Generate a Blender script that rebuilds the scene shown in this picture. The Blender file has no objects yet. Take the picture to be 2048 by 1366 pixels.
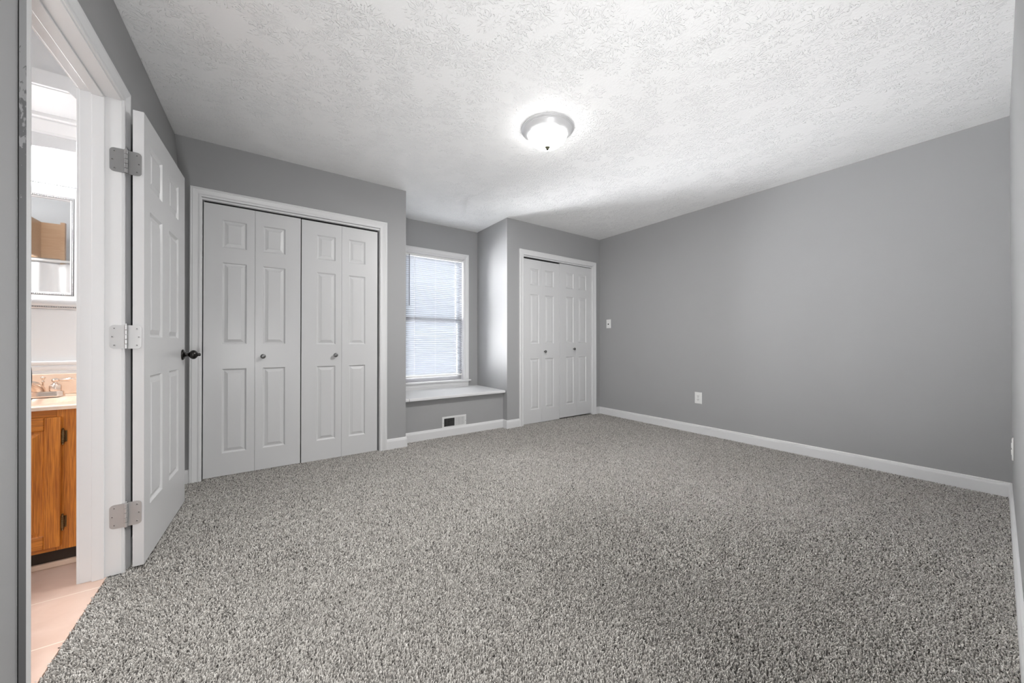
import bpy, bmesh, math, random
import numpy as np
from mathutils import Vector, Matrix

SC = bpy.context.scene
COL = SC.collection
random.seed(7)
RNG = np.random.default_rng(11)
rad = math.radians

# ------------------------------------------------------------------ camera
FPX = 716.53
CAM_Z = 0.9819
cam = bpy.data.cameras.new('camera')
cam.sensor_fit = 'HORIZONTAL'
cam.sensor_width = 36.0
cam.lens = FPX / 2048 * 36.0
cam.clip_start = 0.02
cam_o = bpy.data.objects.new('camera', cam)
COL.objects.link(cam_o)
cam_o.location = (0, 0, CAM_Z)
cam_o.rotation_mode = 'XYZ'
cam_o.rotation_euler = (rad(90 + 0.278), 0, rad(-35.194))
SC.camera = cam_o

# ------------------------------------------------------------------ view
vs = SC.view_settings
vs.view_transform = 'Standard'
vs.look = 'None'
vs.gamma = 1.0
vs.use_curve_mapping = False
vs.exposure = 0.19

# ------------------------------------------------------------------ world: overcast sky
w = bpy.data.worlds.new('sky')
SC.world = w
w.use_nodes = True
bg = w.node_tree.nodes['Background']
bg.inputs[0].default_value = (0.80, 0.88, 1.0, 1)
bg.inputs[1].default_value = 0.72

# ------------------------------------------------------------------ lights
def lamp(name, kind, loc, power, color=(1, 1, 1), aim=None, **kw):
    l = bpy.data.lights.new(name, kind)
    l.energy = power
    l.color = color
    for k, v in kw.items():
        setattr(l, k, v)
    o = bpy.data.objects.new(name, l)
    COL.objects.link(o)
    o.location = loc
    if aim is not None:
        d = Vector(aim) - Vector(loc)
        o.rotation_euler = d.to_track_quat('-Z', 'Y').to_euler()
    return o

# veiled daylight through the window
lamp('daylight', 'SUN', (0, 8, 4), 122.0, (0.97, 0.98, 1.0), aim=(8.4, 0, 1.35), angle=rad(94))
# added fill light in the hallway behind the camera
lamp('hall_fill', 'AREA', (0.16, -0.62, 2.30), 9.0, (1.0, 0.99, 0.975), aim=(-0.25, 1.35, 0.0), shape='DISK', size=0.40, spread=rad(80))
# unseen lamp added to light the ceiling, standing in for a bounced flash
lamp('bounce_fill', 'AREA', (-0.16, 0.04, 0.80), 23.0, (1, 1, 1), aim=(0.50, 1.10, 2.44), shape='DISK', size=0.30)
lamp('floor_fill', 'AREA', (0.85, 0.16, 0.22), 17.0, (1, 1, 1), aim=(2.9, 1.9, 2.44), shape='DISK', size=0.25, spread=rad(110))  # second unseen lamp, added low down to even out the ceiling brightness
# vanity lamp over the bathroom mirror
lamp('vanity_lamp', 'AREA', (-1.15, 2.80, 2.02), 17.0, (0.97, 0.985, 1.0), aim=(-1.05, 2.45, 0.4), shape='RECTANGLE', size=0.6, size_y=0.1)
# added fill light hanging free in the bathroom, lifts its ceiling and curtain
lamp('bath_fill', 'POINT', (-2.05, 1.35, 1.95), 20.0, (0.94, 0.975, 1.0), shadow_soft_size=0.08)

# ================================================================== helpers
def nt(name):
    m = bpy.data.materials.new(name)
    m.use_nodes = True
    t = m.node_tree
    return m, t, t.nodes['Principled BSDF']

def N(t, kind, **inp):
    n = t.nodes.new(kind)
    for k, v in inp.items():
        if k in n.inputs:
            n.inputs[k].default_value = v
        else:
            setattr(n, k, v)
    return n

def L(t, a, b):
    t.links.new(a, b)

def simple(name, col, rough=0.5, metal=0.0, spec=0.5, bump=0.0, bscale=60.0, bdist=0.002, var=0.0):
    m, t, p = nt(name)
    c = (*col, 1) if len(col) == 3 else col
    p.inputs['Base Color'].default_value = c
    p.inputs['Roughness'].default_value = rough
    p.inputs['Metallic'].default_value = metal
    p.inputs['Specular IOR Level'].default_value = spec
    tc = N(t, 'ShaderNodeTexCoord')
    if bump:
        nz = N(t, 'ShaderNodeTexNoise', Scale=bscale, Detail=3.0)
        L(t, tc.outputs['Object'], nz.inputs['Vector'])
        b = N(t, 'ShaderNodeBump', Strength=bump, Distance=bdist)
        L(t, nz.outputs['Fac'], b.inputs['Height'])
        L(t, b.outputs['Normal'], p.inputs['Normal'])
    if var:
        nz = N(t, 'ShaderNodeTexNoise', Scale=3.0, Detail=4.0)
        L(t, tc.outputs['Object'], nz.inputs['Vector'])
        mx = N(t, 'ShaderNodeMix', data_type='RGBA')
        mx.inputs[6].default_value = tuple(x * (1 - var) for x in c[:3]) + (1,)
        mx.inputs[7].default_value = tuple(min(1, x * (1 + var)) for x in c[:3]) + (1,)
        L(t, nz.outputs['Fac'], mx.inputs[0])
        L(t, mx.outputs[2], p.inputs['Base Color'])
    return m

M = {}
M['wall'] = simple('grey_wall_paint', (0.358, 0.359, 0.361), 0.62, spec=0.35, bump=0.12, bscale=140, var=0.02)
M['trim'] = simple('white_trim_paint', (0.74, 0.74, 0.745), 0.35, bump=0.03, bscale=30)
M['door'] = simple('white_door_paint', (0.66, 0.66, 0.665), 0.33, bump=0.05, bscale=160, bdist=0.001)
M['bath_wall'] = simple('pale_bath_paint', (0.66, 0.66, 0.665), 0.6)
M['plastic'] = simple('white_plastic', (0.8, 0.8, 0.79), 0.35)
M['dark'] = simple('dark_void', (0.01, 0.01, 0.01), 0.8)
M['nickel'] = simple('satin_nickel', (0.24, 0.24, 0.24), 0.38, metal=1.0, var=0.06)
M['hinge'] = simple('worn_hinge_steel', (0.52, 0.52, 0.52), 0.42, metal=0.75, var=0.25)
M['hinge_old_vane_shade'] = simple('tarnished_steel_vane_shade', (0.30, 0.30, 0.30), 0.5, metal=0.7, var=0.35)
M['bronze'] = simple('dark_bronze', (0.045, 0.042, 0.04), 0.25, metal=0.9)
M['vent'] = simple('register_enamel', (0.74, 0.74, 0.74), 0.4)
M['silver'] = simple('mirror_silver', (0.93, 0.93, 0.93), 0.02, metal=1.0)
M['frame'] = simple('silvered_frame', (0.66, 0.66, 0.67), 0.28, metal=0.3)
M['bead'] = simple('antique_bead_silver', (0.75, 0.75, 0.76), 0.25, metal=1.0)
M['curtain'] = simple('white_curtain_cloth', (0.8, 0.8, 0.8), 0.8)
M['chrome'] = simple('peach_reflection_chrome', (0.74, 0.62, 0.54), 0.24, metal=1.0)  # reflected peach of the vanity top is tinted into the metal colour
M['brass'] = simple('aged_brass', (0.20, 0.13, 0.06), 0.35, metal=0.9, var=0.5)
M['sash'] = simple('shaded_sash_paint', (0.36, 0.36, 0.38), 0.5)  # darker grey stands in for shade on the sash behind the blind
M['finial'] = simple('dull_dark_metal', (0.0007, 0.0007, 0.0005), 1.0, spec=0.0)
M['toe'] = simple('dark_toe_kick', (0.035, 0.022, 0.014), 0.5, var=0.5)
M['wand'] = simple('grey_wand_plastic', (0.10, 0.10, 0.11), 0.2)
M['hall'] = simple('hall_paint', (0.6, 0.6, 0.6), 0.7)

# --- ceiling: white stomp-brush texture
def ceiling_mat():
    m, t, p = nt('stomped_ceiling')
    p.inputs['Base Color'].default_value = (0.87, 0.87, 0.87, 1)
    p.inputs['Roughness'].default_value = 0.75
    p.inputs['Specular IOR Level'].default_value = 0.3
    tc = N(t, 'ShaderNodeTexCoord')
    def math_(op, a, b=None, clamp=False):
        n = N(t, 'ShaderNodeMath', operation=op, use_clamp=clamp)
        for i, v in enumerate((a, b)):
            if v is None: continue
            if isinstance(v, (int, float)): n.inputs[i].default_value = v
            else: L(t, v, n.inputs[i])
        return n.outputs[0]
    heights = []
    warp = N(t, 'ShaderNodeTexNoise', Scale=22.0, Detail=2.0)
    L(t, tc.outputs['Object'], warp.inputs['Vector'])
    wsub = N(t, 'ShaderNodeVectorMath', operation='MULTIPLY_ADD')
    L(t, warp.outputs['Color'], wsub.inputs[0])
    wsub.inputs[1].default_value = (0.012, 0.012, 0)
    L(t, tc.outputs['Object'], wsub.inputs[2])
    for i, (sc, off) in enumerate(((6.4, (0, 0, 0)), (6.9, (3.37, 7.11, 0)), (7.6, (9.2, 1.7, 0)))):
        add = N(t, 'ShaderNodeVectorMath', operation='ADD')
        L(t, wsub.outputs[0], add.inputs[0]); add.inputs[1].default_value = off
        vo = N(t, 'ShaderNodeTexVoronoi', voronoi_dimensions='2D', Scale=sc)
        L(t, add.outputs[0], vo.inputs['Vector'])
        sub = N(t, 'ShaderNodeVectorMath', operation='SUBTRACT')
        L(t, add.outputs[0], sub.inputs[0]); L(t, vo.outputs['Position'], sub.inputs[1])
        nrm = N(t, 'ShaderNodeVectorMath', operation='NORMALIZE')
        sep0 = N(t, 'ShaderNodeSeparateXYZ'); L(t, sub.outputs[0], sep0.inputs[0])
        flat = N(t, 'ShaderNodeCombineXYZ'); L(t, sep0.outputs[0], flat.inputs[0]); L(t, sep0.outputs[1], flat.inputs[1])
        L(t, flat.outputs[0], nrm.inputs[0])
        ln = N(t, 'ShaderNodeVectorMath', operation='LENGTH'); L(t, flat.outputs[0], ln.inputs[0])
        r = ln.outputs['Value']
        sep = N(t, 'ShaderNodeSeparateXYZ'); L(t, nrm.outputs[0], sep.inputs[0])
        cs = N(t, 'ShaderNodeSeparateColor'); L(t, vo.outputs['Color'], cs.inputs[0])
        cell = math_('MULTIPLY', cs.outputs[0], 40.0)
        cmb = N(t, 'ShaderNodeCombineXYZ')
        L(t, sep.outputs[0], cmb.inputs[0]); L(t, sep.outputs[1], cmb.inputs[1])
        L(t, math_('ADD', cell, math_('MULTIPLY', r, 9.0)), cmb.inputs[2])
        nz = N(t, 'ShaderNodeTexNoise', Scale=5.6, Detail=0.0)
        L(t, cmb.outputs[0], nz.inputs['Vector'])
        ridge = N(t, 'ShaderNodeMapRange', interpolation_type='SMOOTHSTEP')
        L(t, nz.outputs['Fac'], ridge.inputs[0])
        ridge.inputs[1].default_value = 0.555; ridge.inputs[2].default_value = 0.625
        ring = N(t, 'ShaderNodeMapRange', interpolation_type='SMOOTHSTEP')
        L(t, r, ring.inputs[0]); ring.inputs[1].default_value = 0.008; ring.inputs[2].default_value = 0.03
        h = math_('MULTIPLY', ridge.outputs[0], ring.outputs[0])
        f2 = N(t, 'ShaderNodeMapRange', interpolation_type='SMOOTHSTEP')
        L(t, r, f2.inputs[0]); f2.inputs[1].default_value = 0.055; f2.inputs[2].default_value = 0.085
        f2.inputs[3].default_value = 1.0; f2.inputs[4].default_value = 0.0
        h = math_('MULTIPLY', h, f2.outputs[0])
        act = N(t, 'ShaderNodeMapRange'); L(t, cs.outputs[1], act.inputs[0])
        act.inputs[1].default_value = 0.25; act.inputs[2].default_value = 0.65; act.inputs[3].default_value = 0.0; act.inputs[4].default_value = 1.0
        heights.append(math_('MULTIPLY', h, act.outputs[0]))
    hmax = math_('MAXIMUM', math_('MAXIMUM', heights[0], heights[1]), heights[2])
    fine = N(t, 'ShaderNodeTexNoise', Scale=85.0, Detail=3.0)
    L(t, tc.outputs['Object'], fine.inputs['Vector'])
    tot = math_('ADD', hmax, math_('MULTIPLY', fine.outputs['Fac'], 0.38))
    b = N(t, 'ShaderNodeBump', Strength=0.75, Distance=0.0055)
    L(t, tot, b.inputs['Height']); L(t, b.outputs['Normal'], p.inputs['Normal'])
    return m
M['ceiling'] = ceiling_mat()

# --- carpet yarn: heathered grey beige, shade stored per tuft
def carpet_mat():
    m, t, p = nt('heather_carpet_yarn')
    at = N(t, 'ShaderNodeAttribute', attribute_name='yarn')
    cr = N(t, 'ShaderNodeValToRGB')
    e = cr.color_ramp.elements
    e[0].position = 0.0; e[0].color = (0.048, 0.043, 0.038, 1)
    e[1].position = 1.0; e[1].color = (0.79, 0.762, 0.722, 1)
    k = cr.color_ramp.elements.new(0.22); k.color = (0.255, 0.239, 0.219, 1)
    k = cr.color_ramp.elements.new(0.6); k.color = (0.53, 0.505, 0.472, 1)
    L(t, at.outputs['Fac'], cr.inputs[0])
    L(t, cr.outputs[0], p.inputs['Base Color'])
    p.inputs['Roughness'].default_value = 0.9
    p.inputs['Specular IOR Level'].default_value = 0.12
    p.inputs['Sheen Weight'].default_value = 0.15
    return m
M['carpet'] = carpet_mat()
M['backing'] = simple('carpet_backing', (0.22, 0.21, 0.20), 0.95, spec=0.1, bump=0.5, bscale=300, bdist=0.004)

# --- oak
def oak_mat(name, axis, base=(0.66, 0.235, 0.030), dark=(0.34, 0.095, 0.010)):
    m, t, p = nt(name)
    tc = N(t, 'ShaderNodeTexCoord')
    mp = N(t, 'ShaderNodeMapping')
    s = [26, 26, 26]; s[axis] = 1.6
    mp.inputs['Scale'].default_value = s
    L(t, tc.outputs['Object'], mp.inputs['Vector'])
    nz = N(t, 'ShaderNodeTexNoise', Scale=1.6, Detail=6.0, Roughness=0.65, Distortion=0.6)
    L(t, mp.outputs[0], nz.inputs['Vector'])
    mp2 = N(t, 'ShaderNodeMapping')
    s2 = [160, 160, 160]; s2[axis] = 5
    mp2.inputs['Scale'].default_value = s2
    L(t, tc.outputs['Object'], mp2.inputs['Vector'])
    n2 = N(t, 'ShaderNodeTexNoise', Scale=2.0, Detail=2.0)
    L(t, mp2.outputs[0], n2.inputs['Vector'])
    mul = N(t, 'ShaderNodeMath', operation='MULTIPLY')
    L(t, nz.outputs['Fac'], mul.inputs[0]); L(t, n2.outputs['Fac'], mul.inputs[1])
    cr = N(t, 'ShaderNodeValToRGB')
    cr.color_ramp.elements[0].position = 0.13; cr.color_ramp.elements[0].color = (*dark, 1)
    cr.color_ramp.elements[1].position = 0.33; cr.color_ramp.elements[1].color = (*base, 1)
    L(t, mul.outputs[0], cr.inputs[0])
    L(t, cr.outputs[0], p.inputs['Base Color'])
    p.inputs['Roughness'].default_value = 0.35
    return m
M['oak_v'] = oak_mat('honey_oak_upright', 2)
M['oak_h'] = oak_mat('honey_oak_across', 0)
M['ply'] = oak_mat('pale_plywood', 0, (0.60, 0.41, 0.265), (0.54, 0.355, 0.22))

# --- bathroom tile and cultured marble
def tile_mat():
    m, t, p = nt('peach_floor_tile')
    tc = N(t, 'ShaderNodeTexCoord')
    sep = N(t, 'ShaderNodeSeparateXYZ'); L(t, tc.outputs['Object'], sep.inputs[0])
    def gro(sock, off, pitch=0.32):
        a = N(t, 'ShaderNodeMath', operation='ADD'); L(t, sock, a.inputs[0]); a.inputs[1].default_value = off
        mo = N(t, 'ShaderNodeMath', operation='FLOORED_MODULO'); L(t, a.outputs[0], mo.inputs[0]); mo.inputs[1].default_value = pitch
        lt = N(t, 'ShaderNodeMath', operation='LESS_THAN'); L(t, mo.outputs[0], lt.inputs[0]); lt.inputs[1].default_value = 0.005
        return lt.outputs[0]
    g1 = gro(sep.outputs[1], 0.093); g2 = gro(sep.outputs[0], 0.84)
    mx = N(t, 'ShaderNodeMath', operation='MAXIMUM'); L(t, g1, mx.inputs[0]); L(t, g2, mx.inputs[1])
    nz = N(t, 'ShaderNodeTexNoise', Scale=9.0, Detail=5.0, Distortion=0.8)
    L(t, tc.outputs['Object'], nz.inputs['Vector'])
    cr = N(t, 'ShaderNodeValToRGB')
    cr.color_ramp.elements[0].position = 0.3; cr.color_ramp.elements[0].color = (0.66, 0.47, 0.38, 1)
    cr.color_ramp.elements[1].position = 0.7; cr.color_ramp.elements[1].color = (0.74, 0.55, 0.46, 1)
    L(t, nz.outputs['Fac'], cr.inputs[0])
    mix = N(t, 'ShaderNodeMix', data_type='RGBA')
    L(t, mx.outputs[0], mix.inputs[0]); L(t, cr.outputs[0], mix.inputs[6]); mix.inputs[7].default_value = (0.85, 0.72, 0.62, 1)
    L(t, mix.outputs[2], p.inputs['Base Color'])
    p.inputs['Roughness'].default_value = 0.4
    return m
M['tile'] = tile_mat()
def marble_mat():
    m, t, p = nt('peach_cultured_marble')
    tc = N(t, 'ShaderNodeTexCoord')
    nz = N(t, 'ShaderNodeTexNoise', Scale=7.0, Detail=6.0, Distortion=1.5)
    L(t, tc.outputs['Object'], nz.inputs['Vector'])
    cr = N(t, 'ShaderNodeValToRGB')
    cr.color_ramp.elements[0].position = 0.35; cr.color_ramp.elements[0].color = (0.76, 0.565, 0.43, 1)
    cr.color_ramp.elements[1].position = 0.65; cr.color_ramp.elements[1].color = (0.84, 0.68, 0.56, 1)
    L(t, nz.outputs['Fac'], cr.inputs[0]); L(t, cr.outputs[0], p.inputs['Base Color'])
    p.inputs['Roughness'].default_value = 0.18
    return m
M['marble'] = marble_mat()

# --- casing edge with wall paint worn through to dark wood
def worn_mat():
    m, t, p = nt('worn_grey_paint')
    tc = N(t, 'ShaderNodeTexCoord')
    mp = N(t, 'ShaderNodeMapping'); mp.inputs['Scale'].default_value = (60, 60, 22)
    mp.inputs['Rotation'].default_value = (rad(28), 0, 0)
    L(t, tc.outputs['Object'], mp.inputs['Vector'])
    nz = N(t, 'ShaderNodeTexNoise', Scale=1.5, Detail=3.0, Roughness=0.6, Distortion=0.5)
    L(t, mp.outputs[0], nz.inputs['Vector'])
    sep = N(t, 'ShaderNodeSeparateXYZ'); L(t, tc.outputs['Object'], sep.inputs[0])
    up = N(t, 'ShaderNodeMapRange'); L(t, sep.outputs[2], up.inputs[0])
    up.inputs[1].default_value = 1.32; up.inputs[2].default_value = 1.82; up.inputs[3].default_value = 0.30; up.inputs[4].default_value = -0.16
    b = N(t, 'ShaderNodeMath', operation='ADD'); L(t, nz.outputs['Fac'], b.inputs[0]); L(t, up.outputs[0], b.inputs[1])
    st = N(t, 'ShaderNodeMapRange'); L(t, b.outputs[0], st.inputs[0])
    st.inputs[1].default_value = 0.52; st.inputs[2].default_value = 0.57
    mix = N(t, 'ShaderNodeMix', data_type='RGBA')
    L(t, st.outputs[0], mix.inputs[0]); mix.inputs[6].default_value = (0.27, 0.27, 0.272, 1); mix.inputs[7].default_value = (0.115, 0.115, 0.117, 1)
    L(t, mix.outputs[2], p.inputs['Base Color'])
    p.inputs['Roughness'].default_value = 0.6
    return m
M['worn'] = worn_mat()

# --- window glass, blind slats, lamp bowl
def glass_mat():
    m, t, p = nt('window_glass')
    t.nodes.remove(p)
    tr = N(t, 'ShaderNodeBsdfTransparent'); gl = N(t, 'ShaderNodeBsdfGlossy', Roughness=0.02)
    fr = N(t, 'ShaderNodeFresnel', IOR=1.45)
    mx = N(t, 'ShaderNodeMixShader')
    L(t, fr.outputs[0], mx.inputs[0]); L(t, tr.outputs[0], mx.inputs[1]); L(t, gl.outputs[0], mx.inputs[2])
    L(t, mx.outputs[0], t.nodes['Material Output'].inputs[0])
    return m
M['glass'] = glass_mat()
def slat_mat():
    m, t, p = nt('blind_slat_vinyl')
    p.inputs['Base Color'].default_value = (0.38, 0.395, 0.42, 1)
    p.inputs['Roughness'].default_value = 0.4
    tl = N(t, 'ShaderNodeBsdfTranslucent'); tl.inputs[0].default_value = (0.70, 0.76, 0.86, 1)
    mx = N(t, 'ShaderNodeMixShader'); mx.inputs[0].default_value = 0.06
    L(t, p.outputs[0], mx.inputs[1]); L(t, tl.outputs[0], mx.inputs[2])
    L(t, mx.outputs[0], t.nodes['Material Output'].inputs[0])
    return m
M['slat'] = slat_mat()
def bowl_mat():
    m, t, p = nt('lit_alabaster_bowl')
    p.inputs['Base Color'].default_value = (0.85, 0.85, 0.83, 1)
    p.inputs['Roughness'].default_value = 0.25
    tc = N(t, 'ShaderNodeTexCoord')
    nz = N(t, 'ShaderNodeTexNoise', Scale=7.0, Detail=2.0, Distortion=1.8)
    L(t, tc.outputs['Object'], nz.inputs['Vector'])
    mr = N(t, 'ShaderNodeMapRange'); L(t, nz.outputs['Fac'], mr.inputs[0])
    mr.inputs[1].default_value = 0.56; mr.inputs[2].default_value = 0.66
    mr.inputs[3].default_value = 20.0; mr.inputs[4].default_value = 0.8
    p.inputs['Emission Color'].default_value = (1.0, 0.995, 0.975, 1)
    L(t, mr.outputs[0], p.inputs['Emission Strength'])
    return m
M['bowl'] = bowl_mat()

# ------------------------------------------------------------------ mesh builder
class MB:
    def __init__(s):
        s.v = []; s.f = []; s.mi = []
    def add(s, vs_, fs, mi=0):
        o = len(s.v)
        s.v += [tuple(p) for p in vs_]
        s.f += [tuple(i + o for i in f) for f in fs]
        s.mi += [mi] * len(fs)
        return s
    def box(s, x0, x1, y0, y1, z0, z1, mi=0):
        v = [(x, y, z) for z in (z0, z1) for y in (y0, y1) for x in (x0, x1)]
        return s.add(v, [(0, 2, 3, 1), (4, 5, 7, 6), (0, 1, 5, 4), (2, 6, 7, 3), (0, 4, 6, 2), (1, 3, 7, 5)], mi)
    def tube(s, pts, r, n=10, mi=0, caps=True):
        pts = [Vector(p) for p in pts]
        rs = r if isinstance(r, (list, tuple)) else [r] * len(pts)
        ring = []
        for i, p in enumerate(pts):
            d = (pts[min(i + 1, len(pts) - 1)] - pts[max(i - 1, 0)]).normalized()
            a = d.orthogonal().normalized() if abs(d.z) < 0.999 else Vector((1, 0, 0))
            if abs(d.z) < 0.999:
                a = d.cross(Vector((0, 0, 1))).normalized()
            b = d.cross(a)
            ring.append([p + rs[i] * (math.cos(2 * math.pi * k / n) * a + math.sin(2 * math.pi * k / n) * b) for k in range(n)])
        v = [q for rr in ring for q in rr]
        f = []
        for i in range(len(pts) - 1):
            for k in range(n):
                f.append((i * n + k, i * n + (k + 1) % n, (i + 1) * n + (k + 1) % n, (i + 1) * n + k))
        if caps:
            f.append(tuple(range(n - 1, -1, -1))); f.append(tuple((len(pts) - 1) * n + k for k in range(n)))
        return s.add(v, f, mi)
    def lathe(s, prof, origin, axis='z', n=32, mi=0, sign=1):
        """prof: (radius, height) pairs turned about an axis through origin"""
        v = []; f = []
        for r, h in prof:
            for k in range(n):
                a = 2 * math.pi * k / n
                c, d = r * math.cos(a), r * math.sin(a)
                if axis == 'z': q = (c, d, h * sign)
                elif axis == 'y': q = (c, h * sign, d)
                else: q = (h * sign, c, d)
                v.append(tuple(origin[i] + q[i] for i in range(3)))
        for i in range(len(prof) - 1):
            for k in range(n):
                f.append((i * n + k, i * n + (k + 1) % n, (i + 1) * n + (k + 1) % n, (i + 1) * n + k))
        f.append(tuple(range(n))); f.append(tuple((len(prof) - 1) * n + k for k in range(n)))
        return s.add(v, f, mi)
    def sweep(s, prof, path, mi=0):
        """prof and path: lists of points given by fn(path_item, prof_item) already evaluated rows"""
        rows = path
        n = len(rows[0]); v = [q for r in rows for q in r]; f = []
        for i in range(len(rows) - 1):
            for k in range(n - 1):
                f.append((i * n + k, i * n + k + 1, (i + 1) * n + k + 1, (i + 1) * n + k))
        f.append(tuple(range(n - 1, -1, -1))); f.append(tuple((len(rows) - 1) * n + k for k in range(n)))
        return s.add(v, f, mi)
    def map(s, fn):
        s.v = [tuple(fn(*p)) for p in s.v]
        return s
    def build(s, name, mats, parent=None, smooth=False, bevel=0.0, seg=2, autosmooth=False):
        me = bpy.data.meshes.new(name)
        org = Vector((0, 0, 0))
        if parent is not None:
            org = root_loc(parent)
        me.from_pydata([tuple(Vector(p) - org) for p in s.v], [], s.f)
        mats = mats if isinstance(mats, (list, tuple)) else [mats]
        for m in mats: me.materials.append(M[m])
        me.polygons.foreach_set('material_index', s.mi)
        bm = bmesh.new(); bm.from_mesh(me)
        bmesh.ops.recalc_face_normals(bm, faces=bm.faces)
        bm.to_mesh(me); bm.free()
        if smooth:
            me.polygons.foreach_set('use_smooth', [True] * len(me.polygons))
        me.update()
        o = bpy.data.objects.new(name, me)
        COL.objects.link(o)
        if parent is not None:
            o.parent = parent
            if parent.type == 'MESH' or parent.parent is not None:
                o.location = (0, 0, 0)
        if autosmooth:
            me.set_sharp_from_angle(angle=rad(35))
        if bevel:
            b = o.modifiers.new('edge', 'BEVEL'); b.width = bevel; b.segments = seg; b.limit_method = 'ANGLE'; b.angle_limit = rad(40)
        return o

def root_loc(o):
    l = Vector(o.location)
    while o.parent is not None:
        o = o.parent; l = l + Vector(o.location)
    return l

def thing(name, loc, label, cat, group=None, kind=None):
    o = bpy.data.objects.new(name, None)
    o.empty_display_size = 0.1
    COL.objects.link(o); o.location = loc
    tag(o, label, cat, group, kind)
    return o

def tag(o, label, cat=None, group=None, kind=None):
    if label: o['label'] = label
    if cat: o['category'] = cat
    if group: o['group'] = group
    if kind: o['kind'] = kind
    return o

def struct(o, label, cat):
    return tag(o, label, cat, None, 'structure')

# ================================================================== the room, in metres
H = 2.44
XR = 3.9245                 # right wall
Y1, Y2 = 3.3855, 3.4223     # closet fronts left and right of the window alcove
XA, XB = 1.145, 2.3435      # alcove sides
YA = 4.1162                 # alcove back
FB = -0.016                 # floor under the pile; the pile tops are at 0
def xl(y): return -0.527 + 0.0208 * y     # left wall line
def yn(x): return -0.0478 + 0.0204 * x    # near wall line
def lean(z): return -0.0035 * z - (0.0 if z < 2.15 else (z - 2.15) / 0.29 * 0.020)
def LW(o, s, z):            # left-wall coordinates: out of the wall, along it, up
    return (xl(s) + o + lean(z), s, z)

# door way in the left wall
DY0, DY1, DZ = 1.502, 2.222, 2.024     # clear opening between the jambs
WT = 0.105                              # wall thickness

# ---- floor and carpet
b = MB().box(-0.53, XR + 0.1, -1.7, YA + 0.1, FB - 0.1, FB)
struct(b.build('floor', 'backing'), 'grey carpet backing under the pile of the bedroom floor', 'floor')
b = MB().box(-2.6, -0.524, -0.2, 3.1, -0.1, -0.004)
struct(b.build('floor_bath', 'tile'), 'peach square floor tiles with pale grout beyond the bathroom doorway', 'tiled floor')

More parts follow.
